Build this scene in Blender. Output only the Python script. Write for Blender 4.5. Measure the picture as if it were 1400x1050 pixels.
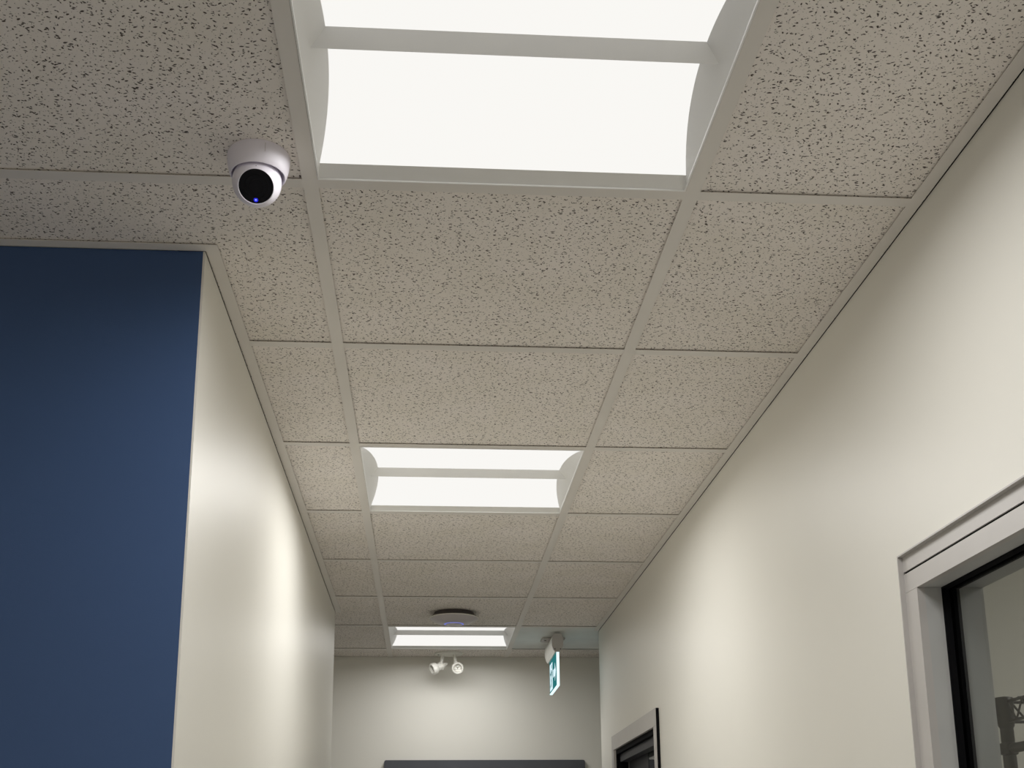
import bpy, bmesh, math, random
from mathutils import Vector, Matrix

# ------------------------------------------------------------------ reset
for o in list(bpy.data.objects):
    bpy.data.objects.remove(o, do_unlink=True)
scene = bpy.context.scene
col = scene.collection
random.seed(7)
H = 2.60            # ceiling height; all local z values below are measured from the ceiling grid

# ------------------------------------------------------------------ camera
F_PX, YAW, PITCH, ROLL = 1623.0649, 0.0731, 0.249, -0.0081
CX, CY, CZ = 0.1907, -1.6899, -1.0377
cy_, sy_, cp_, sp_ = math.cos(YAW), math.sin(YAW), math.cos(PITCH), math.sin(PITCH)
fwd = Vector((sy_ * cp_, cy_ * cp_, sp_))
r0 = Vector((cy_, -sy_, 0)); u0 = r0.cross(fwd)
rt = r0 * math.cos(ROLL) + u0 * math.sin(ROLL)
up = u0 * math.cos(ROLL) - r0 * math.sin(ROLL)
cam = bpy.data.cameras.new('camera')
cam.sensor_fit = 'HORIZONTAL'; cam.sensor_width = 36.0
cam.lens = F_PX * 36.0 / 1400.0
cam.shift_y = 237.884 / 1400.0
cam.clip_start = 0.02
camo = bpy.data.objects.new('camera', cam); col.objects.link(camo)
m = Matrix.Identity(4)
for i in range(3):
    m[i][0] = rt[i]; m[i][1] = up[i]; m[i][2] = -fwd[i]
m[0][3], m[1][3], m[2][3] = CX, CY, CZ + H
camo.matrix_world = m
scene.camera = camo

# ------------------------------------------------------------------ world, exposure
world = bpy.data.worlds.new('world'); scene.world = world
world.use_nodes = True
world.node_tree.nodes['Background'].inputs[0].default_value = (0.9, 0.95, 1.0, 1)
world.node_tree.nodes['Background'].inputs[1].default_value = 0.0
vs = scene.view_settings
vs.view_transform = 'Standard'; vs.look = 'None'; vs.gamma = 1.0
vs.use_curve_mapping = False
vs.exposure = 0.0
scene.cycles.max_bounces = 16; scene.cycles.diffuse_bounces = 10
LENS_POWER = 0.95    # glow of the troffer diffusers as seen from the side
LAMP_WATTS = 4.3     # lamp under each diffuser strip, thrown downward by its optics
LAMP_SPREAD = 170    # degrees

# ------------------------------------------------------------------ helpers
def put(name, bm, mat, parent=None, smooth=False, loc=None):
    me = bpy.data.meshes.new(name)
    bmesh.ops.recalc_face_normals(bm, faces=bm.faces)
    bm.to_mesh(me); bm.free()
    if smooth:
        for p in me.polygons: p.use_smooth = True
        try: me.set_sharp_from_angle(angle=math.radians(40))
        except Exception: pass
    me.materials.append(mat)
    o = bpy.data.objects.new(name, me); col.objects.link(o)
    if loc: o.location = loc
    if parent: o.parent = parent
    return o

def empty(name, loc=(0, 0, 0)):
    o = bpy.data.objects.new(name, None); o.empty_display_size = 0.05
    o.location = loc; col.objects.link(o); return o

def tag(o, label, cat, group=None):
    o['label'] = label; o['category'] = cat
    if group: o['group'] = group
    return o

def struct(o):
    o['kind'] = 'structure'; return o

def box(bm, x0, x1, y0, y1, z0, z1):
    v = [bm.verts.new(p) for p in ((x0, y0, z0), (x1, y0, z0), (x1, y1, z0), (x0, y1, z0),
                                   (x0, y0, z1), (x1, y0, z1), (x1, y1, z1), (x0, y1, z1))]
    for f in ((0, 3, 2, 1), (4, 5, 6, 7), (0, 1, 5, 4), (1, 2, 6, 5), (2, 3, 7, 6), (3, 0, 4, 7)):
        bm.faces.new([v[i] for i in f])

def cbox(x0, x1, y0, y1, z0, z1):        # z given from the ceiling grid
    bm = bmesh.new(); box(bm, x0, x1, y0, y1, H + z0, H + z1); return bm

def prism(bm, pts, a, b, axis='z'):
    """extrude a closed 2D outline between a and b along an axis"""
    def P(p, t):
        return {'z': (p[0], p[1], t), 'y': (p[0], t, p[1]), 'x': (t, p[0], p[1])}[axis]
    lo = [bm.verts.new(P(p, a)) for p in pts]; hi = [bm.verts.new(P(p, b)) for p in pts]
    n = len(pts)
    bm.faces.new(lo); bm.faces.new(hi[::-1])
    for i in range(n):
        bm.faces.new((lo[i], lo[(i + 1) % n], hi[(i + 1) % n], hi[i]))

def lathe(bm, prof, seg=48, M=None):
    M = M or Matrix.Identity(4)
    rings = []
    for r, z in prof:
        if r < 1e-6: rings.append([bm.verts.new(M @ Vector((0, 0, z)))])
        else: rings.append([bm.verts.new(M @ Vector((r * math.cos(2 * math.pi * k / seg), r * math.sin(2 * math.pi * k / seg), z))) for k in range(seg)])
    for a, b in zip(rings, rings[1:]):
        for k in range(seg):
            j = (k + 1) % seg
            if len(a) == 1 and len(b) == 1: break
            if len(a) == 1: bm.faces.new((a[0], b[j], b[k]))
            elif len(b) == 1: bm.faces.new((a[k], a[j], b[0]))
            else: bm.faces.new((a[k], a[j], b[j], b[k]))

def tube(bm, p, q, r, seg=12):
    p, q = Vector(p), Vector(q); d = q - p
    M = Matrix.Translation(p) @ d.to_track_quat('Z', 'Y').to_matrix().to_4x4()
    lathe(bm, [(0, 0), (r, 0), (r, d.length), (0, d.length)], seg, M)

def aim(loc, direction):
    return Matrix.Translation(Vector(loc)) @ Vector(direction).to_track_quat('Z', 'Y').to_matrix().to_4x4()

# ------------------------------------------------------------------ materials
def base_mat(name, color, rough=0.5, metal=0.0, spec=0.5):
    mt = bpy.data.materials.new(name); mt.use_nodes = True
    b = mt.node_tree.nodes['Principled BSDF']
    b.inputs['Base Color'].default_value = (*color, 1)
    b.inputs['Roughness'].default_value = rough
    b.inputs['Metallic'].default_value = metal
    b.inputs['Specular IOR Level'].default_value = spec
    return mt

def mottled(name, color, rough=0.5, metal=0.0, spec=0.5, scale=6.0, amount=0.04, bump=0.0, bscale=350.0):
    mt = base_mat(name, color, rough, metal, spec)
    nt = mt.node_tree; N = nt.nodes; L = nt.links
    b = N['Principled BSDF']
    tc = N.new('ShaderNodeTexCoord')
    nz = N.new('ShaderNodeTexNoise'); nz.inputs['Scale'].default_value = scale; nz.inputs['Detail'].default_value = 3
    L.new(tc.outputs['Object'], nz.inputs['Vector'])
    rp = N.new('ShaderNodeValToRGB')
    rp.color_ramp.elements[0].position = 0.3; rp.color_ramp.elements[1].position = 0.7
    rp.color_ramp.elements[0].color = (*[c * (1 - amount) for c in color], 1)
    rp.color_ramp.elements[1].color = (*[min(1, c * (1 + amount)) for c in color], 1)
    L.new(nz.outputs['Fac'], rp.inputs['Fac']); L.new(rp.outputs['Color'], b.inputs['Base Color'])
    if bump:
        n2 = N.new('ShaderNodeTexNoise'); n2.inputs['Scale'].default_value = bscale; n2.inputs['Detail'].default_value = 2
        L.new(tc.outputs['Object'], n2.inputs['Vector'])
        bp = N.new('ShaderNodeBump'); bp.inputs['Strength'].default_value = bump; bp.inputs['Distance'].default_value = 0.001
        L.new(n2.outputs['Fac'], bp.inputs['Height']); L.new(bp.outputs['Normal'], b.inputs['Normal'])
    return mt

def emit_mat(name, color, strength):
    mt = bpy.data.materials.new(name); mt.use_nodes = True
    nt = mt.node_tree; nt.nodes.clear()
    e = nt.nodes.new('ShaderNodeEmission'); e.inputs[0].default_value = (*color, 1); e.inputs[1].default_value = strength
    o = nt.nodes.new('ShaderNodeOutputMaterial'); nt.links.new(e.outputs[0], o.inputs[0])
    return mt

def glass_mat(name, tint):
    mt = bpy.data.materials.new(name); mt.use_nodes = True
    nt = mt.node_tree; nt.nodes.clear()
    t = nt.nodes.new('ShaderNodeBsdfTransparent'); t.inputs[0].default_value = (*tint, 1)
    g = nt.nodes.new('ShaderNodeBsdfGlossy'); g.inputs['Roughness'].default_value = 0.02
    lw = nt.nodes.new('ShaderNodeLayerWeight'); lw.inputs[0].default_value = 0.5
    pw = nt.nodes.new('ShaderNodeMath'); pw.operation = 'POWER'; pw.inputs[1].default_value = 5.0
    fr = nt.nodes.new('ShaderNodeMapRange'); fr.inputs[3].default_value = 0.035; fr.inputs[4].default_value = 0.9
    nt.links.new(lw.outputs['Facing'], pw.inputs[0]); nt.links.new(pw.outputs[0], fr.inputs[0])
    mx = nt.nodes.new('ShaderNodeMixShader'); o = nt.nodes.new('ShaderNodeOutputMaterial')
    nt.links.new(fr.outputs[0], mx.inputs[0]); nt.links.new(t.outputs[0], mx.inputs[1]); nt.links.new(g.outputs[0], mx.inputs[2])
    nt.links.new(mx.outputs[0], o.inputs[0])
    return mt

def tile_mat(name, color, fleck):
    """mineral-fibre tile: off-white with short dark fissures and pin holes"""
    mt = base_mat(name, color, 0.95, 0, 0.1)
    nt = mt.node_tree; N = nt.nodes; L = nt.links
    b = N['Principled BSDF']
    tc = N.new('ShaderNodeTexCoord'); oi = N.new('ShaderNodeObjectInfo')
    off = N.new('ShaderNodeVectorMath'); off.operation = 'SCALE'
    cmb = N.new('ShaderNodeCombineXYZ')
    cmb.inputs[0].default_value = 13.7; cmb.inputs[1].default_value = 7.3; cmb.inputs[2].default_value = 0
    L.new(cmb.outputs[0], off.inputs[0]); L.new(oi.outputs['Random'], off.inputs['Scale'])
    add = N.new('ShaderNodeVectorMath'); add.operation = 'ADD'
    L.new(tc.outputs['Object'], add.inputs[0]); L.new(off.outputs[0], add.inputs[1])
    # gentle warp so that the fissures bend
    wn = N.new('ShaderNodeTexNoise'); wn.inputs['Scale'].default_value = 110; wn.inputs['Detail'].default_value = 2
    L.new(add.outputs[0], wn.inputs['Vector'])
    sb = N.new('ShaderNodeVectorMath'); sb.operation = 'SUBTRACT'; sb.inputs[1].default_value = (0.5, 0.5, 0.5)
    L.new(wn.outputs['Color'], sb.inputs[0])
    sc = N.new('ShaderNodeVectorMath'); sc.operation = 'SCALE'; sc.inputs['Scale'].default_value = 0.005
    L.new(sb.outputs[0], sc.inputs[0])
    wv = N.new('ShaderNodeVectorMath'); wv.operation = 'ADD'
    L.new(add.outputs[0], wv.inputs[0]); L.new(sc.outputs[0], wv.inputs[1])
    total = None
    #           rotation, stretch, scale, radius
    layers = ((6, 2.2, 114, .17, 1.0), (-27, 2.3, 110, .17, 1.0), (38, 2.1, 104, .165, 1.0), (80, 1.9, 98, .15, 1.0), (-62, 1.8, 140, .16, .85), (15, 1.6, 200, .15, .6))
    for rot, st, scl, rad, dk in layers:
        mp = N.new('ShaderNodeMapping'); mp.vector_type = 'TEXTURE'
        mp.inputs['Rotation'].default_value = (0, 0, math.radians(rot))
        mp.inputs['Scale'].default_value = (st, 1.0, 1.0)
        mp.inputs['Location'].default_value = (rot * 0.37, st * 1.9, 0)
        L.new(wv.outputs[0], mp.inputs['Vector'])
        vo = N.new('ShaderNodeTexVoronoi'); vo.voronoi_dimensions = '2D'; vo.inputs['Scale'].default_value = scl
        L.new(mp.outputs[0], vo.inputs['Vector'])
        sp = N.new('ShaderNodeSeparateColor'); L.new(vo.outputs['Color'], sp.inputs[0])
        rr = N.new('ShaderNodeMapRange'); rr.inputs[1].default_value = 0.22; rr.inputs[2].default_value = 1.0
        rr.inputs[3].default_value = 0.03; rr.inputs[4].default_value = rad
        L.new(sp.outputs[0], rr.inputs[0])
        rr.clamp = False
        df = N.new('ShaderNodeMath'); df.operation = 'SUBTRACT'
        L.new(rr.outputs[0], df.inputs[0]); L.new(vo.outputs['Distance'], df.inputs[1])
        ms = N.new('ShaderNodeMapRange'); ms.inputs[1].default_value = 0.0; ms.inputs[2].default_value = 0.05; ms.inputs[4].default_value = dk
        L.new(df.outputs[0], ms.inputs[0])
        if total is None: total = ms.outputs[0]
        else:
            mx = N.new('ShaderNodeMath'); mx.operation = 'MAXIMUM'
            L.new(total, mx.inputs[0]); L.new(ms.outputs[0], mx.inputs[1]); total = mx.outputs[0]
    cl = N.new('ShaderNodeTexNoise'); cl.inputs['Scale'].default_value = 7; cl.inputs['Detail'].default_value = 2
    L.new(add.outputs[0], cl.inputs['Vector'])
    rp = N.new('ShaderNodeValToRGB')
    rp.color_ramp.elements[0].position = 0.3; rp.color_ramp.elements[1].position = 0.7
    rp.color_ramp.elements[0].color = (color[0] * 0.97, color[1] * 0.97, color[2] * 0.95, 1)
    rp.color_ramp.elements[1].color = (color[0] * 1.02, color[1] * 1.02, color[2] * 1.03, 1)
    L.new(cl.outputs['Fac'], rp.inputs['Fac'])
    mixc = N.new('ShaderNodeMix'); mixc.data_type = 'RGBA'
    L.new(total, mixc.inputs['Factor']); L.new(rp.outputs['Color'], mixc.inputs[6])
    mixc.inputs[7].default_value = (*fleck, 1)
    L.new(mixc.outputs[2], b.inputs['Base Color'])
    inv = N.new('ShaderNodeMath'); inv.operation = 'SUBTRACT'; inv.inputs[0].default_value = 1.0
    L.new(total, inv.inputs[1])
    bp = N.new('ShaderNodeBump'); bp.inputs['Strength'].default_value = 0.5; bp.inputs['Distance'].default_value = 0.0015
    L.new(inv.outputs[0], bp.inputs['Height']); L.new(bp.outputs['Normal'], b.inputs['Normal'])
    return mt

M_wall = mottled('wall_paint', (0.79, 0.775, 0.72), 0.45, 0, 0.35, 2.0, 0.012, 0.10, 420)
M_blue = mottled('blue_paint', (0.050, 0.095, 0.212), 0.5, 0, 0.3, 2.0, 0.03, 0.10, 420)
M_bead = mottled('corner_bead_paint', (0.74, 0.72, 0.67), 0.4)
M_tile = tile_mat('ceiling_tile_fibre', (0.83, 0.785, 0.745), (0.10, 0.083, 0.073))
M_tile_plain = mottled('plain_ceiling_tile', (0.76, 0.77, 0.75), 0.9, 0, 0.1, 9, 0.03, 0.1, 300)
M_grid = mottled('grid_enamel', (0.74, 0.71, 0.675), 0.42, 0, 0.4, 5, 0.02)
M_deck = mottled('deck_concrete', (0.05, 0.05, 0.05), 0.9)
M_floor = mottled('floor_vinyl', (0.72, 0.70, 0.67), 0.45, 0, 0.4, 4, 0.06)
M_enamel = mottled('white_enamel', (0.86, 0.86, 0.85), 0.4, 0, 0.4, 8, 0.01)
M_lens = emit_mat('diffuser_glow', (1.0, 0.985, 0.95), LENS_POWER)
M_camwhite = mottled('camera_plastic', (0.85, 0.82, 0.91), 0.38, 0, 0.45, 20, 0.01)
M_black = mottled('black_rubber', (0.005, 0.005, 0.006), 0.8, 0, 0.06, 20, 0.05)
M_blackgloss = mottled('black_lens_cover', (0.004, 0.004, 0.006), 0.08, 0, 0.12, 20, 0.02)
M_led = emit_mat('blue_led', (0.03, 0.03, 0.75), 1.0)
M_ledwhite = emit_mat('blue_white_led', (0.35, 0.45, 1.0), 1.2)
M_apbody = mottled('access_point_shaded_plastic', (0.55, 0.52, 0.54), 0.4, 0, 0.4, 20, 0.01)  # grey-violet: the body's shade is put into its colour
M_apback = mottled('access_point_back_shadow', (0.10, 0.09, 0.09), 0.6, 0, 0.2, 20, 0.03)  # dark colour stands in for the gap shadow above the saucer
M_apring = emit_mat('access_point_ring', (0.20, 0.23, 0.72), 0.8)
M_head = mottled('lamp_head_plastic', (0.80, 0.79, 0.74), 0.35, 0, 0.45, 25, 0.01)
M_reflector = mottled('lamp_reflector', (0.62, 0.60, 0.56), 0.22, 0.6, 0.5, 150, 0.2)
M_grey = mottled('grey_bracket', (0.50, 0.48, 0.465), 0.5, 0, 0.4, 20, 0.02)
M_teal = emit_mat('sign_green_glow', (0.04, 0.29, 0.30), 0.6)
M_signwhite = emit_mat('sign_white_glow', (0.72, 0.93, 1.0), 1.0)
M_edge = emit_mat('acrylic_edge_glow', (0.78, 0.97, 1.0), 1.15)
M_alu = mottled('frame_aluminium_paint', (0.52, 0.50, 0.485), 0.4, 0.0, 0.5, 12, 0.02)
M_jamb = mottled('jamb_grey_paint', (0.50, 0.505, 0.50), 0.45, 0.0, 0.4, 9, 0.05)
M_slate = mottled('door_slate_paint', (0.045, 0.047, 0.053), 0.5, 0, 0.25, 9, 0.05)
M_door = mottled('door_blue_grey_paint', (0.085, 0.090, 0.105), 0.5, 0, 0.3, 9, 0.05)
M_glass = glass_mat('pane_glass', (0.80, 0.81, 0.80))
M_wire = mottled('shelf_black_coating', (0.030, 0.028, 0.026), 0.4, 0.3, 0.5, 30, 0.1)
M_screw = mottled('screw_steel', (0.12, 0.11, 0.10), 0.4, 0.7, 0.5, 40, 0.1)

# ------------------------------------------------------------------ key planes (metres; x across, y along the corridor)
T = 0.61                       # grid module
XL, XR = -0.204, 0.995         # corridor wall faces
YB = 0.229                     # blue wall face
YLE, YRE = 3.356, 3.765        # where the corridor walls end
YF = 4.52                      # far wall face
XW, XE = -3.30, 3.60           # ends of the open area / cross corridor
YS = -3.60                     # back wall behind the photographer
WT = 0.107                     # wall thickness
TOP = 0.14                     # outer walls run up past the grid
WTOP = 0.0006                  # the corridor partitions stop at the grid

# ------------------------------------------------------------------ shell
bm = bmesh.new(); box(bm, XW - .2, XE + .2, YS - .2, YF + .2, -0.10, 0.0)
struct(put('floor', bm, M_floor))
ceiling = struct(put('ceiling', cbox(XW - .2, XE + .2, YS - .2, YF + .2, TOP, TOP + .10), M_deck))

struct(put('wall_left', cbox(XL - WT, XL, YB + .004, YLE, -H, WTOP), M_wall))
w = struct(put('wall_front', cbox(XW, XL - .0035, YB, YB + .003, -H, WTOP), M_blue))
b_ = cbox(XL - .0035, XL, YB, YB + .004, -H, WTOP)
put('corner_bead', b_, M_bead, bpy.data.objects['wall_left'])
bm = bmesh.new(); box(bm, XW, XL - WT, YB + .003, YLE, 0, H + TOP)
struct(put('wall_core', bm, M_wall)); bpy.data.objects['wall_core'].name = 'wall_inner'
struct(put('wall_far', cbox(XW, XE, YF, YF + WT, -H, TOP), M_wall))
struct(put('wall_back', cbox(XW, XE, YS - WT, YS, -H, TOP), M_wall))
struct(put('wall_west', cbox(XW - WT, XW, YS, YF, -H, TOP), M_wall))
struct(put('wall_east', cbox(XE, XE + WT, YS, YF, -H, TOP), M_wall))

# right wall with the glazed opening and the far doorway
WY0, WY1, WZ0, WZ1 = -1.05, 0.213, -1.70, -0.544      # window rough opening
DY0, DY1, DZ1 = 2.385, 3.401, -0.528                  # door rough opening
bm = bmesh.new()
for y0, y1, z0, z1 in ((YS, WY0, -H, WTOP), (WY0, WY1, -H, WZ0), (WY0, WY1, WZ1, WTOP), (WY1, DY0, -H, WTOP),
                       (DY0, DY1, DZ1, WTOP), (DY1, YRE, -H, WTOP)):
    box(bm, XR, XR + WT, y0, y1, H + z0, H + z1)
struct(put('wall_right', bm, M_wall))
# rooms behind the right wall
struct(put('wall_side', cbox(XR + WT, XE, 1.25, 1.25 + .10, -H, TOP), M_wall))
struct(put('wall_end', cbox(XR + WT, XE, YRE - .10, YRE, -H, TOP), M_wall))

# ------------------------------------------------------------------ suspended grid: tees, angles, tiles
FL = 0.012                     # half flange
def tee(name, x0, x1, y0, y1, along):
    bm = bmesh.new()
    if along == 'y':
        c = (x0 + x1) / 2
        box(bm, x0, x1, y0, y1, H, H + .0009); box(bm, c - .0012, c + .0012, y0, y1, H + .0009, H + .038)
    else:
        c = (y0 + y1) / 2
        box(bm, x0, x1, y0, y1, H, H + .0009); box(bm, x0, x1, c - .0012, c + .0012, H + .0009, H + .038)
    return put(name, bm, M_grid, ceiling)

KMIN, KMAX = -6, 7
COLS = [-5, -4, -3, -2, -1, 0, 1]            # column i spans i*T .. (i+1)*T
# areas that have this ceiling: (x0,x1,y0,y1)
AREAS = [(XW, XR, YS, YB), (XL, XR, YB, YLE), (XW, XR, YLE, YRE), (XW, XE, YRE, YF)]
# main tees
for i in range(-5, 6):
    x = i * T
    if x in (0, T) or abs(x) < 1e-6 or abs(x - T) < 1e-6:
        tee('main_tee', x - FL, x + FL, YS + .003, YF - .003, 'y')
    elif x < 0:
        tee('main_tee', x - FL, x + FL, YS + .003, YB - .025, 'y')
        tee('main_tee', x - FL, x + FL, YLE + .025, YF - .003, 'y')
    else:
        tee('main_tee', x - FL, x + FL, YRE + .025, YF - .003, 'y')
# wall angles
AW, GAP = 0.025, 0.003
def angle(x0, x1, y0, y1):
    bm = cbox(x0, x1, y0, y1, 0, .0010)
    if x1 - x0 < .03:      # upright leg on the wall side
        xa = x0 if abs(x0 - XL) < .01 else x1 - .001
        box(bm, xa, xa + .001, y0, y1, H + .0010, H + .026)
    else:
        ya = y1 - .001 if y1 < YB else y0
        box(bm, x0, x1, ya, ya + .001, H + .0010, H + .026)
    put('wall_angle', bm, M_grid, ceiling)
angle(XL + GAP, XL + AW, YB - AW, YLE)                     # corridor left (ends where the wall ends)
angle(XW, XL + GAP - .0001, YB - AW, YB - GAP)            # over the blue wall
angle(XR - AW, XR - GAP, YS, YRE - .02)                    # corridor right
angle(XW, XL, YLE + GAP, YLE + AW)
angle(XR, XE, YRE + GAP, YRE + AW)

LIGHT_CELLS = {(0, -1), (0, 2), (0, 6), (0, -5), (-3, -5)}
shared = {}
def clip_poly(cell):
    """outline of a tile: its grid cell cut to the ceiling area"""
    x0, x1, y0, y1 = cell
    xs = sorted({x0, x1} | {v for a in AREAS for v in a[:2] if x0 < v < x1})
    ys = sorted({y0, y1} | {v for a in AREAS for v in a[2:] if y0 < v < y1})
    out = []
    for xa, xb in zip(xs, xs[1:]):
        for ya, yb in zip(ys, ys[1:]):
            mx, my = (xa + xb) / 2, (ya + yb) / 2
            if any(a[0] < mx < a[1] and a[2] < my < a[3] for a in AREAS): out.append((xa, xb, ya, yb))
    return out
TZ0, TZ1 = .0034, .018
def make_tile(i, k):
    x0, x1, y0, y1 = i * T + .004, (i + 1) * T - .004, k * T + .004, (k + 1) * T - .004
    x0 = max(x0, XW + .004); x1 = min(x1, XE - .004); y0 = max(y0, YS + .004); y1 = min(y1, YF - .004)
    if x1 - x0 < .03 or y1 - y0 < .03: return
    cells = clip_poly((x0, x1, y0, y1))
    if not cells: return
    cx, cyy = (x0 + x1) / 2, (y0 + y1) / 2
    plain = (i == 1 and k == 6)
    full = len(cells) == 1 and cells[0] == (x0, x1, y0, y1)
    key = (round(x1 - x0, 4), round(y1 - y0, 4), plain) if full else None
    mt = M_tile_plain if plain else M_tile
    if key and key in shared:
        o = bpy.data.objects.new('ceiling_tile', shared[key]); col.objects.link(o)
        o.location = (cx, cyy, H); o.parent = ceiling
        return
    bm = bmesh.new()
    if full: box(bm, x0 - cx, x1 - cx, y0 - cyy, y1 - cyy, TZ0, TZ1)
    else:
        # union of the rectangles as one sheet, then thickened
        vd = {}
        def V(x, y):
            kx = (round(x, 5), round(y, 5))
            if kx not in vd: vd[kx] = bm.verts.new((x - cx, y - cyy, TZ1))
            return vd[kx]
        fs = [bm.faces.new((V(a, c), V(b, c), V(b, d), V(a, d))) for a, b, c, d in cells]
        r = bmesh.ops.extrude_face_region(bm, geom=fs)
        for e in r['geom']:
            if isinstance(e, bmesh.types.BMVert): e.co.z = TZ0
    o = put('ceiling_tile', bm, mt, ceiling, loc=(cx, cyy, H))
    if key: shared[key] = o.data
for i in range(-6, 6):
    for k in range(KMIN, KMAX + 1):
        if (i, k) in LIGHT_CELLS: continue
        make_tile(i, k)
# cross tees
for i in range(-6, 6):
    for k in range(KMIN + 1, KMAX + 1):
        y = k * T
        if not (YS < y < YF): continue
        xa, xb = i * T + FL, (i + 1) * T - FL
        if YB < y < YLE: xa, xb = max(xa, XL + AW), min(xb, XR - AW)
        elif y < YRE: xa, xb = max(xa, XW), min(xb, XR - AW)
        else: xa, xb = max(xa, XW), min(xb, XE)
        if xb - xa < .02: continue
        tee('cross_tee', xa, xb, y - FL, y + FL, 'x')

# ceilings of the two rooms behind the right wall (plain boards)
RX, RYS = 2.1, (-0.6, 2.45)      # one troffer in each side room
bm = bmesh.new(); yc = [YS] + [v for y in RYS for v in (y, y + T)] + [YRE - .001]
for j in range(0, len(yc), 2): box(bm, XR + WT, XE, yc[j], yc[j + 1], H, H + .02)
for y in RYS:
    box(bm, XR + WT, RX, y, y + T, H, H + .02); box(bm, RX + T, XE, y, y + T, H, H + .02)
struct(put('ceiling_side', bm, M_tile_plain))

# ------------------------------------------------------------------ recessed troffers
def build_light(label, group):
    root = empty('ceiling_light'); tag(root, label, 'light', group)
    a, b = FL + .0005, T - FL - .0005
    lip_in, lip_z = .043, .010
    rise = .027
    xe = lambda z: .0065 + 1.125 * z          # sloping end plates
    zl = lambda y: lip_z + rise * (1 - ((y - T / 2) / (T / 2 - lip_in)) ** 2)
    # rim: thin bead round the opening
    bm = bmesh.new()
    for r in ((a, b, a, a + .0025), (a, b, b - .0025, b), (a, a + .0025, a + .0025, b - .0025), (b - .0025, b, a + .0025, b - .0025)):
        box(bm, *r, -.0005, .004)
    put('frame', bm, M_enamel, root)
    # sloping lips near and far
    for s in (0, 1):
        bm = bmesh.new()
        y0, y1 = (a + .0025, lip_in) if s == 0 else (b - .0025, T - lip_in)
        q = [(a + .001, y0, .002), (b - .001, y0, .002), (T - xe(lip_z), y1, lip_z), (xe(lip_z), y1, lip_z)]
        v = [bm.verts.new(p) for p in q] + [bm.verts.new((p[0], p[1], p[2] + .0015)) for p in q]
        for f in ((0, 1, 2, 3), (4, 7, 6, 5), (0, 4, 5, 1), (1, 5, 6, 2), (2, 6, 7, 3), (3, 7, 4, 0)): bm.faces.new([v[n] for n in f])
        put('lip', bm, M_enamel, root)
    # end plates: lunettes under the curved diffuser
    n = 16
    ys = [lip_in + (T - 2 * lip_in) * t / n for t in range(n + 1)]
    for s in (0, 1):
        X = (lambda x: x) if s == 0 else (lambda x: T - x)
        bm = bmesh.new()
        top = [bm.verts.new((X(xe(zl(y))), y, zl(y))) for y in ys]
        bot = [bm.verts.new((X(a + .002), y, .003)) for y in ys]
        c0 = bm.verts.new((X(a + .002), a + .003, .003)); c1 = bm.verts.new((X(a + .002), b - .003, .003))
        for j in range(n): bm.faces.new((bot[j], bot[j + 1], top[j + 1], top[j]))
        bm.faces.new((c0, bot[0], top[0])); bm.faces.new((bot[n], c1, top[n]))
        r = bmesh.ops.extrude_face_region(bm, geom=bm.faces[:])
        for e in r['geom']:
            if isinstance(e, bmesh.types.BMVert): e.co.z += .0015
        put('end_plate', bm, M_enamel, root)
    # two curved glowing diffusers
    wb = .018
    for s in (0, 1):
        bm = bmesh.new()
        ya, yb = (lip_in, T / 2 - wb) if s == 0 else (T / 2 + wb, T - lip_in)
        m_ = 12
        rows = []
        for t in range(m_ + 1):
            y = ya + (yb - ya) * t / m_; z = zl(y)
            rows.append((bm.verts.new((xe(z), y, z)), bm.verts.new((T - xe(z), y, z))))
        for p, q in zip(rows, rows[1:]): bm.faces.new((p[0], p[1], q[1], q[0]))
        put('diffuser', bm, M_lens, root, smooth=True)
        # the strip's own lamp lies inside the recess under the diffuser, facing down
        ld = bpy.data.lights.get('troffer_lamp')
        if ld is None:
            ld = bpy.data.lights.new('troffer_lamp', 'AREA'); ld.shape = 'RECTANGLE'
            ld.size = T - 2 * xe(.03); ld.size_y = yb - ya - .004
            ld.energy = LAMP_WATTS; ld.spread = math.radians(LAMP_SPREAD); ld.color = (1.0, .985, .955)
        lo = bpy.data.objects.new('lamp', ld); col.objects.link(lo); lo.parent = root
        lo.location = (T / 2, (ya + yb) / 2, .006)
    # V-shaped centre bar
    bm = bmesh.new()
    yc = T / 2
    prof = [(yc - wb, .0372), (yc, .0160), (yc + wb, .0372)]
    L_ = [bm.verts.new((xe(z) + .0005, y, z)) for y, z in prof]; R_ = [bm.verts.new((T - xe(z) - .0005, y, z)) for y, z in prof]
    bm.faces.new((L_[0], L_[1], R_[1], R_[0])); bm.faces.new((L_[1], L_[2], R_[2], R_[1])); bm.faces.new((L_[2], L_[0], R_[0], R_[2]))
    bm.faces.new(L_); bm.faces.new(R_[::-1])
    put('centre_bar', bm, M_enamel, root)
    # opaque housing above
    bm = bmesh.new()
    box(bm, a, b, a, b, .060, .075)
    for r in ((a, b, a, a + .001), (a, b, b - .001, b), (a, a + .001, a, b), (b - .001, b, a, b)): box(bm, *r, .003, .060)
    put('housing', bm, M_enamel, root)
    return root

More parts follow.
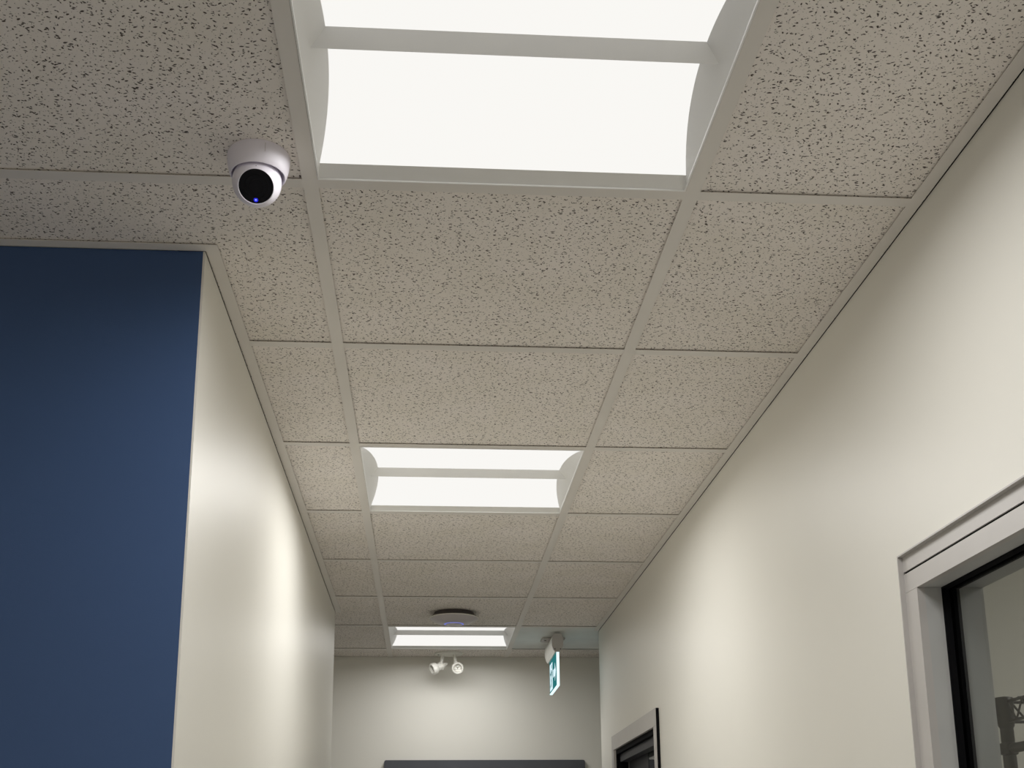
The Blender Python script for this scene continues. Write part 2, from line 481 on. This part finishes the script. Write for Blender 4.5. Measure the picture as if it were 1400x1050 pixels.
def copy_thing(root):
    r = root.copy(); col.objects.link(r)
    for ch in list(root.children):
        c = ch.copy(); col.objects.link(c); c.parent = r
        for g in list(ch.children):
            d = g.copy(); col.objects.link(d); d.parent = c
    return r
GL = 'square recessed ceiling lights'
light0 = build_light('largest square recessed ceiling light, cut by the top of the photo beside the security camera', GL)
spots = [((0, -1), None),
         ((0, 2), 'middle square recessed ceiling light along the corridor ceiling'),
         ((0, 6), 'farthest and smallest square recessed ceiling light, just beyond the round access point'),
         ((0, -5), 'added unseen square recessed ceiling light behind the photographer in line with the corridor'),  # fixture out of view, added for light behind the camera
         ((-3, -5), 'added unseen square recessed ceiling light over the far corner of the open area behind the photographer')]  # unseen, added to light the open area
for (i, k), lab in spots:
    o = light0 if lab is None else copy_thing(light0)
    o.location = (i * T, k * T, H)
    if lab: o['label'] = lab
for y, lab in zip(RYS, ('square recessed ceiling light of the side room behind the glazed opening',
                        'added unseen square recessed ceiling light of the room behind the far dark door')):  # this last one is unseen and added to light its room
    o = copy_thing(light0); o.location = (RX, y, H); o['label'] = lab
# the troffer at the end of the corridor runs dimmer
far_lamp = bpy.data.lights['troffer_lamp'].copy(); far_lamp.energy = LAMP_WATTS * .62
for o in bpy.data.objects:
    if o.name.startswith('lamp') and o.type == 'LIGHT' and o.parent and abs(o.parent.location.y - 6 * T) < .01: o.data = far_lamp
rear_lamp = bpy.data.lights['troffer_lamp'].copy(); rear_lamp.energy = LAMP_WATTS * .75
for o in bpy.data.objects:
    if o.type == 'LIGHT' and o.parent and o.parent.location.y < -2: o.data = rear_lamp
side_lamp = bpy.data.lights['troffer_lamp'].copy(); side_lamp.energy = LAMP_WATTS * 1.7
for o in bpy.data.objects:
    if o.type == 'LIGHT' and o.parent and o.parent.location.x > 1.5: o.data = side_lamp

# ------------------------------------------------------------------ glazed opening in the right wall
win = struct(empty('window_1', (XR, WY1, H + WZ0)))
def wpart(name, bm, mt, parent=win):
    o = put(name, bm, mt); o.parent = parent
    o.matrix_parent_inverse = parent.matrix_world.inverted() if parent.type != 'EMPTY' else Matrix.Translation(-parent.location)
    return o
OY0, OY1, OZ0, OZ1 = WY0 + .05, 0.163, WZ0 + .05, -0.608
FX = XR - .001
# casing pieces (face), with a dark groove across the head
wpart('head_casing', cbox(FX, XR + .012, OY0 - .048, WY1 - .002, -.5722, WZ1 - .002), M_alu)
wpart('head_casing', cbox(FX, XR + .012, OY0, WY1 - .002, OZ1, -.5762), M_alu)
wpart('casing_groove', cbox(FX + .003, XR + .010, OY0 - .048, WY1 - .003, -.5762, -.5722), M_black)
wpart('side_casing', cbox(FX, XR + .012, OY1, WY1 - .002, OZ0, OZ1 - .0004), M_alu)
wpart('side_casing', cbox(FX, XR + .012, OY0 - .048, OY0, OZ0, -.5760), M_alu)
wpart('sill_casing', cbox(FX, XR + .012, OY0 - .048, WY1 - .002, OZ0 - .048, OZ0 - .0004), M_alu)
# thin raised lip round the casing
bm = bmesh.new()
for r in ((WY1 - .002, WY1 + .0005, WZ0, WZ1 + .0005), (WY0, WY0 + .002, WZ0, WZ1 + .0005), (WY0 + .002, WY1 - .002, WZ1 - .002, WZ1 + .0005)):
    box(bm, XR - .0095, XR - .0002, r[0], r[1], H + r[2], H + r[3])
wpart('outer_lip', bm, M_alu)
# jamb linings on both sides of the glazing channel
XI = XR + WT + .004
for xa, xb in ((XR + .012, 1.0350), (1.0645, XI)):
    wpart('jamb', cbox(xa, xb, OY1, WY1 - .002, OZ0, OZ1 - .0004), M_jamb)
    wpart('jamb', cbox(xa, xb, OY0 - .048, OY0, OZ0, OZ1 - .0004), M_jamb)
    wpart('head_lining', cbox(xa, xb, OY0 - .048, WY1 - .002, OZ1, WZ1 - .002), M_jamb)
    wpart('sill_lining', cbox(xa, xb, OY0 - .048, WY1 - .002, WZ0, OZ0 - .0004), M_jamb)
# black glazing gasket
for nm, r in (('gasket', (OY1 - .003, WY1 - .002, OZ0, OZ1 - .003)), ('gasket', (OY0 - .048, OY0 + .003, OZ0, OZ1 - .003)),
              ('gasket', (OY0 - .048, WY1 - .002, OZ1 - .003, WZ1 - .002)), ('gasket', (OY0 - .048, WY1 - .002, WZ0, OZ0 - .0004))):
    wpart(nm, cbox(1.0352, 1.0470, *r), M_black)
    wpart(nm, cbox(1.0530, 1.0643, *r), M_black)
wpart('glass_pane', cbox(1.0472, 1.0528, OY0 - .02, OY1 + .01, OZ0 - .01, OZ1 + .01), M_glass)

# ------------------------------------------------------------------ wire shelving seen through the glass
SX0, SX1, SY0, SY1 = 1.312, 1.760, -0.66, 0.545
shelf = empty('shelving_unit', (SX0, SY1, 0))
tag(shelf, 'black wire shelving unit with round posts behind the glazed opening', 'shelving')
def spart(name, bm, parent=shelf):
    o = put(name, bm, M_wire, smooth=True); o.parent = shelf; o.matrix_parent_inverse = Matrix.Translation(-shelf.location); return o
ZT = -.742
for x in (SX0, SX1):
    for y in (SY0, SY1):
        bm = bmesh.new(); prof = [(0, 0), (.0127, 0)]
        z = .02
        while z < H + ZT - .012:
            prof += [(.0127, z), (.0122, z + .002), (.0127, z + .004)]; z += .0254
        prof += [(.0127, H + ZT + .001), (.011, H + ZT + .004), (0, H + ZT + .004)]
        lathe(bm, prof, 20, Matrix.Translation((x, y, 0)))
        spart('post', bm)
        bm = bmesh.new()
        lathe(bm, [(.0128, -.056), (.0152, -.052), (.0165, -.040), (.0175, -.014), (.0180, 0.0), (.0165, .003), (.0128, .003)], 20, Matrix.Translation((x, y, H + ZT)))
        spart('sleeve', bm)
        bm = bmesh.new()
        lathe(bm, [(.0128, -.012), (.0168, -.010), (.0178, 0), (.0168, .010), (.0128, .012)], 20, Matrix.Translation((x, y, H + ZT - .096)))
        spart('clamp', bm)
for lev in (ZT, -1.25, -1.70, -2.20):
    zt, zb = H + lev - .006, H + lev - .044
    def truss(p, q):
        bm = bmesh.new(); p, q = Vector(p), Vector(q); d = (q - p).normalized(); Ln = (q - p).length
        s = p + d * .014; e = q - d * .014
        for zz in (zt, zb): tube(bm, (s.x, s.y, zz), (e.x, e.y, zz), .0031, 8)
        n = int(Ln / .03)
        for j in range(n):
            a_ = s.lerp(e, j / n); b_ = s.lerp(e, (j + 1) / n)
            z0, z1 = (zt, zb) if j % 2 == 0 else (zb, zt)
            tube(bm, (a_.x, a_.y, z0), (b_.x, b_.y, z1), .0022, 6)
        spart('edge_truss', bm)
    truss((SX0, SY0, 0), (SX0, SY1, 0)); truss((SX1, SY0, 0), (SX1, SY1, 0))
    truss((SX0, SY0, 0), (SX1, SY0, 0)); truss((SX0, SY1, 0), (SX1, SY1, 0))
    bm = bmesh.new()
    for j in range(44):
        y = SY0 + .03 + (SY1 - SY0 - .06) * j / 43
        tube(bm, (SX0, y, zt + .003), (SX1, y, zt + .003), .0018, 6)
    spart('wire_deck', bm)['kind'] = 'stuff'
for x in (SX0, SX1):
    bm = bmesh.new(); tube(bm, (x, SY0 + .013, H + ZT - .096), (x, SY1 - .013, H + ZT - .096), .0095, 14); spart('rail', bm)

# ------------------------------------------------------------------ far door in the right wall
door = struct(empty('door_1', (XR, DY1, 0)))
def dpart(name, bm, mt, root=door):
    o = put(name, bm, mt); o.parent = root
    if root.type == 'EMPTY': o.matrix_parent_inverse = Matrix.Translation(-root.location)
    return o
PX = XR - .010
NY, FY, HZ = 2.4447, 3.3455, -.5896          # opening
dpart('door_frame_head', cbox(PX, XR + WT, DY0 + .001, DY1 - .001, HZ, DZ1 - .001), M_alu)
dpart('door_frame_side', cbox(PX, XR + WT, FY, DY1 - .001, -H, HZ - .0004), M_alu)
dpart('door_frame_side', cbox(PX, XR + WT, DY0 + .001, NY, -H, HZ - .0004), M_alu)
dpart('edge_strip', cbox(PX - .0005, XR - .0002, DY0 - .0035, DY0 + .0005, -H, DZ1 - .003), M_black)  # black strip along the frame's near outer side
dpart('head_seal', cbox(PX + .010, XR + .048, NY, FY, HZ - .020, HZ - .0004), M_black)
dpart('side_seal', cbox(PX + .010, XR + .048, FY - .014, FY - .0004, -H, HZ - .0205), M_black)
dpart('side_seal', cbox(PX + .010, XR + .048, NY + .0004, NY + .014, -H, HZ - .0205), M_black)
dpart('transom_bar', cbox(XR + .014, XR + .050, NY + .0145, FY - .0145, HZ - .052, HZ - .0205), M_slate)
# leaf with a vision panel
SXa, SXb = XR + .056, XR + .100
LY0, LY1, LZ0, LZ1 = 2.52, 2.905, -2.0, -.632
la, lb = NY + .003, FY - .003
bm = bmesh.new()
for r in ((la, LY0, -H + .01, HZ - .0015), (LY1, lb, -H + .01, HZ - .0015), (LY0, LY1, -H + .01, LZ0), (LY0, LY1, LZ1, HZ - .0015)):
    box(bm, SXa, SXb, r[0], r[1], H + r[2], H + r[3])
leaf = dpart('door_leaf', bm, M_slate)
bm = bmesh.new()
for r in ((LY0 - .016, LY0, LZ0 - .016, LZ1 + .016), (LY1, LY1 + .016, LZ0 - .016, LZ1 + .016), (LY0, LY1, LZ1, LZ1 + .016), (LY0, LY1, LZ0 - .016, LZ0)):
    box(bm, SXa - .0015, SXa - .0003, r[0], r[1], H + r[2], H + r[3])
dpart('glazing_bead', bm, M_slate, leaf)
dpart('vision_panel', cbox(SXa + .0005, SXa + .0055, LY0 + .0003, LY1 - .0003, LZ0 + .0003, LZ1 - .0003), M_glass, leaf)
bm = bmesh.new(); tube(bm, (SXa - .001, lb - .07, 1.02), (SXa - .05, lb - .07, 1.02), .009); tube(bm, (SXa - .05, lb - .07, 1.02), (SXa - .05, lb - .19, 1.02), .008)
dpart('lever_handle', bm, M_alu, leaf)

# ------------------------------------------------------------------ dark door on the far wall
door2 = struct(empty('door_2', (.497, YF, 0)))
QX0, QX1, QZ = -.0217, 1.0151, -.537
bm = bmesh.new(); cr = .010
def rnd(x0, x1, z1, r):
    pts = [(x0, 0.0)]
    for t in range(5): a_ = math.pi - t * math.pi / 8; pts.append((x0 + r + r * math.cos(a_), z1 - r + r * math.sin(a_)))
    for t in range(5): a_ = math.pi / 2 - t * math.pi / 8; pts.append((x1 - r + r * math.cos(a_), z1 - r + r * math.sin(a_)))
    return pts + [(x1, 0.0)]
outer = rnd(QX0, QX1, H + QZ, cr); inner = rnd(QX0 + .055, QX1 - .055, H + QZ - .055, .001)
ya, yb = YF - .022, YF - .0003
vo = [[bm.verts.new((p[0], y, p[1])) for p in outer] for y in (ya, yb)]
vi = [[bm.verts.new((p[0], y, p[1])) for p in inner] for y in (ya, yb)]
n = len(outer)
for j in range(n - 1):
    bm.faces.new((vo[0][j], vo[0][j + 1], vi[0][j + 1], vi[0][j])); bm.faces.new((vo[1][j], vo[1][j + 1], vi[1][j + 1], vi[1][j]))
    bm.faces.new((vo[0][j], vo[0][j + 1], vo[1][j + 1], vo[1][j])); bm.faces.new((vi[0][j], vi[0][j + 1], vi[1][j + 1], vi[1][j]))
for e in (0, n - 1): bm.faces.new((vo[0][e], vi[0][e], vi[1][e], vo[1][e]))
dpart('door_frame', bm, M_door, door2)
leaf2 = dpart('door_leaf', cbox(QX0 + .058, QX1 - .058, YF - .012, YF - .0003, -H + .008, QZ - .058), M_door, door2)
bm = bmesh.new(); tube(bm, (QX1 - .13, YF - .0125, 1.02), (QX1 - .13, YF - .06, 1.02), .009); tube(bm, (QX1 - .13, YF - .06, 1.02), (QX1 - .25, YF - .06, 1.02), .008)
dpart('lever_handle', bm, M_alu, leaf2)

# ------------------------------------------------------------------ security camera
def lpart(name, bm, mt, root, smooth=True):
    o = put(name, bm, mt, smooth=smooth); o.parent = root
    if root.type == 'EMPTY': o.matrix_parent_inverse = Matrix.Translation(-root.location)
    return o
CC = Vector((-.0715, -.066, H + TZ0))
sc_ = empty('security_camera', CC)
tag(sc_, 'white turret security camera with black lens hanging from the ceiling tile', 'camera')
bm = bmesh.new()
lathe(bm, [(.0300, .0), (.0462, .0), (.0470, -.002), (.0470, -.006), (.0466, -.012), (.0455, -.020), (.0438, -.028), (.0420, -.0335), (.0408, -.0350),
           (.0396, -.0345), (.0388, -.032), (.0384, -.022), (.0340, -.014), (.0300, -.012)], 64, Matrix.Translation(CC))
lpart('mount_base', bm, M_camwhite, sc_)
BC = CC + Vector((-.0012, 0, -.0445))
view = (Vector((CX, CY, CZ + H)) - BC).normalized()
# face turned a little further down and to the left than the lens of this photograph
side = view.cross(Vector((0, 0, 1))).normalized(); upv = side.cross(view)
face = (view - upv * .24 + side * .05).normalized()
BR = .0368
MB = aim(BC, face)
ang = math.asin(.0268 / BR)
prof = []
for t in range(25):
    a_ = math.pi - (math.pi - ang) * t / 24
    prof.append((BR * math.sin(a_), BR * math.cos(a_)))
prof[0] = (0, -BR)
zf = BR * math.cos(ang)
prof += [(.0262, zf + .0006), (.0256, zf - .0002), (.0256, zf - .003), (0, zf - .003)]
bm = bmesh.new(); lathe(bm, prof, 64, MB); eye = lpart('eyeball', bm, M_camwhite, sc_)
bm = bmesh.new(); lathe(bm, [(.0254, zf - .0028), (.0254, zf - .0008), (.020, zf - .0002), (.012, zf + .0003), (0, zf + .0005)], 64, MB)
lens = lpart('lens_cover', bm, M_blackgloss, eye)
for rr in (.0165, .0095):
    bm = bmesh.new(); lathe(bm, [(rr, zf + .0001), (rr + .0004, zf + .0007), (rr + .0010, zf + .0001)], 48, MB)
    lpart('lens_ring', bm, M_black, eye)
# status light at the foot of the dark face
loc_up = MB.to_3x3().inverted() @ Vector((0, 0, 1)); dn = Vector((loc_up.x, loc_up.y, 0)).normalized() * -1
bm = bmesh.new(); p = MB @ (dn * .0198 + Vector((0, 0, zf - .0003)))
lathe(bm, [(0, .0012), (.0026, .0008), (.0036, -.0002), (0, -.0006)], 16, aim(p, face))
lpart('status_light', bm, M_led, eye)
bm = bmesh.new(); lathe(bm, [(0, .0017), (.0011, .0012), (.0013, .0006), (0, .0004)], 12, aim(p, face))
lpart('status_light_core', bm, M_ledwhite, eye)
bm = bmesh.new(); q = MB @ (dn * -.0295 + Vector((0, 0, math.sqrt(BR ** 2 - .0295 ** 2))))
lathe(bm, [(0, .0003), (.0006, .0002), (.0007, -.0004), (0, -.0005)], 12, aim(q, q - BC)); lpart('microphone_hole', bm, M_screw, eye)
bm = bmesh.new()
a_ = math.atan2(-1.0, .35); d_ = Vector((math.cos(a_), math.sin(a_), 0)); s_ = Vector((-d_.y, d_.x, 0))
pts = []
for z, r in ((-.005, .04702), (-.012, .04662), (-.019, .04562)):
    for sg in (-1, 1): pts.append(bm.verts.new(CC + d_ * (r + .0002) + s_ * .0003 * sg + Vector((0, 0, z))))
bm.faces.new((pts[0], pts[1], pts[3], pts[2])); bm.faces.new((pts[2], pts[3], pts[5], pts[4]))
lpart('seam', bm, M_grey, sc_)

# ------------------------------------------------------------------ round access point
AC = Vector((.3065, 3.362, H - .004))
ap = empty('access_point', AC)
tag(ap, 'round saucer-shaped wireless access point with glowing blue ring on the ceiling', 'access point')
MA = Matrix.Translation(AC)
bm = bmesh.new(); lathe(bm, [(0, .0072), (.084, .0072), (.090, -.004), (.098, -.011), (.1025, -.0155), (0, -.0155)], 64, MA); lpart('back_plate', bm, M_apback, ap)
bm = bmesh.new(); lathe(bm, [(.098, -.0150), (.1045, -.0158), (.1055, -.0175), (.1045, -.0200)], 64, MA); lpart('rim', bm, M_head, ap)  # white material stands in for light on the lower edge
bm = bmesh.new()
pr = [(.1044, -.0200), (.098, -.0245), (.088, -.0300), (.075, -.0355), (.060, -.0400), (.0430, -.0435), (.0430, -.0425), (.0360, -.0440), (.0360, -.0452), (.020, -.0468), (0, -.0474)]
lathe(bm, pr, 64, MA); lpart('dome', bm, M_apbody, ap)
bm = bmesh.new(); lathe(bm, [(.0428, -.0426), (.0428, -.0437), (.0362, -.0452), (.0362, -.0441)], 64, MA); lpart('glow_ring', bm, M_apring, ap)

# ------------------------------------------------------------------ twin-head emergency light
EC = Vector((.303, 4.405, H + TZ0))
em = empty('emergency_light', EC)
tag(em, 'white twin-head emergency light with two small round lamps by the far wall', 'emergency light')
bm = bmesh.new(); lathe(bm, [(0, 0), (.073, 0), (.073, -.004), (.070, -.008), (0, -.009)], 48, Matrix.Translation(EC)); lpart('ceiling_plate', bm, M_head, em)
bm = bmesh.new(); lathe(bm, [(0, -.0088), (.004, -.0092), (.004, -.0115), (0, -.012)], 14, Matrix.Translation(EC + Vector((-.052, -.01, 0)))); lpart('screw', bm, M_screw, em)
def lamp_head(top, joint, center, direction):
    bm = bmesh.new(); tube(bm, top, joint, .0085, 16)
    lathe(bm, [(0, .010), (.008, .008), (.011, .001), (.010, -.006), (0, -.010)], 16, Matrix.Translation(Vector(joint)))
    lpart('arm', bm, M_head, em)
    Mh = aim(center, direction)
    bm = bmesh.new()
    lathe(bm, [(0, -.066), (.005, -.062), (.017, -.036), (.021, -.030), (.0235, -.030), (.0235, -.022), (.020, -.021), (.0205, -.004), (.026, .001), (.0300, .006), (.0310, .020),
               (.0300, .028), (.0285, .030), (.0225, .030), (.0215, .027), (.0205, .016), (0, .012)], 40, Mh)
    hd = lpart('lamp_head', bm, M_head, em)
    bm = bmesh.new(); lathe(bm, [(.0204, .0175), (.0155, .0135), (.0, .0128)], 32, Mh)
    lpart('reflector', bm, M_reflector, hd)
    for k in range(3):
        p = Mh @ Vector((.0085 * math.cos(1.57 + k * 2.094), .0085 * math.sin(1.57 + k * 2.094), .0150))
        bm = bmesh.new(); lathe(bm, [(0, .004), (.004, .0028), (.0055, 0), (0, -.0005)], 14, aim(p, direction)); lpart('bulb', bm, M_enamel, hd)
tocam = (Vector((CX, CY, CZ + H)) - EC).normalized()
lamp_head(EC + Vector((-.030, -.004, -.008)), EC + Vector((-.037, -.010, -.055)), EC + Vector((-.060, -.014, -.078)), (-.90, -.36, -.40))
lamp_head(EC + Vector((.030, -.004, -.008)), EC + Vector((.037, -.010, -.050)), EC + Vector((.045, -.016, -.078)), (tocam.x + .10, tocam.y, tocam.z - .10))

# ------------------------------------------------------------------ exit sign
SX = .802
SN, SF, SZT, SZB = 3.775, 4.105, -.096, -.254
ex = empty('exit_sign', (SX, (SN + SF) / 2, H + TZ0))
tag(ex, 'hanging edge-lit green and white exit sign with running figure, right of the farthest light', 'exit sign')
bm = cbox(.746, .856, 3.93, 4.02, -.008, TZ0 - .0003); bmesh.ops.bevel(bm, geom=bm.edges[:], offset=.002, segments=1, affect='EDGES')
lpart('ceiling_plate', bm, M_grey, ex, False)
for dx in (-.040, .040):
    bm = bmesh.new(); lathe(bm, [(0, 0), (.006, -.0003), (.006, -.003), (0, -.0035)], 14, Matrix.Translation((SX + dx, 3.955, H - .0078))); lpart('screw', bm, M_screw, ex)
prof = [(-.016, -.0082), (-.0235, -.022), (-.0265, -.042), (-.0255, -.064), (-.0205, -.082), (-.0120, -.0955), (.0120, -.0955), (.0205, -.082), (.0255, -.064), (.0265, -.042), (.0235, -.022), (.016, -.0082)]
bm = bmesh.new(); prism(bm, [(SX + x, H + z) for x, z in prof], SN + .012, SF + .02, 'y'); lpart('housing', bm, M_head, ex)
bm = bmesh.new(); prism(bm, [(SX + x * 1.03, H + z * 1.01 + .0006) for x, z in prof], SN - .002, SN + .0118, 'y'); lpart('end_cap', bm, M_grey, ex)  # shade on this camera-facing end is put into the grey
for dx in (-.013, .013):
    bm = bmesh.new(); lathe(bm, [(0, .002), (.003, .0015), (.003, -.0005), (0, -.001)], 12, aim((SX + dx, SN - .0022, H - .082), (0, -1, 0))); lpart('screw', bm, M_screw, ex)
pt = .0055
panel = lpart('sign_panel', cbox(SX - pt, SX + pt, SN + .004, SF - .002, SZB + .004, SZT), M_teal, ex, False)
bm = bmesh.new()
box(bm, SX - pt - .0010, SX + pt + .0010, SN - .001, SN + .0038, H + SZB, H + SZT)
box(bm, SX - pt - .0010, SX + pt + .0010, SN + .0038, SF, H + SZB, H + SZB + .0038)
lpart('glowing_edge', bm, M_edge, ex, False)
# pictogram on both faces: white doorway, running figure, arrow (u runs away from the viewer, v upward)
def shape(name, pts, mt, d0, d1, side):
    bm = bmesh.new()
    xs = (SX - pt - d1, SX - pt - d0) if side < 0 else (SX + pt + d0, SX + pt + d1)
    prism(bm, [(SN + u, H + SZB + v) for u, v in pts], xs[0], xs[1], 'x'); lpart(name, bm, mt, panel, False)
def disc(cu, cv, r): return [(cu + r * math.cos(2 * math.pi * k / 16), cv + r * math.sin(2 * math.pi * k / 16)) for k in range(16)]
for sd in (-1, 1):
    shape('doorway', [(.190, .012), (.310, .012), (.310, .142), (.190, .142)], M_signwhite, .0002, .0007, sd)
    for nm, pts in (('figure_head', disc(.222, .124, .0105)),
                    ('figure_body', [(.230, .110), (.248, .112), (.262, .074), (.246, .068)]),
                    ('figure_arm', [(.240, .111), (.214, .098), (.204, .080), (.212, .076), (.222, .091), (.243, .099)]),
                    ('figure_arm', [(.246, .108), (.272, .094), (.284, .102), (.290, .095), (.273, .082), (.250, .094)]),
                    ('figure_leg', [(.246, .074), (.226, .054), (.226, .024), (.237, .024), (.238, .048), (.260, .066)]),
                    ('figure_leg', [(.250, .070), (.268, .046), (.296, .036), (.292, .026), (.260, .037), (.256, .060)])):
        shape(nm, pts, M_teal, .0008, .0012, sd)
    shape('arrow', [(.040, .078), (.088, .122), (.088, .096), (.158, .096), (.158, .060), (.088, .060), (.088, .034)], M_signwhite, .0002, .0007, sd)
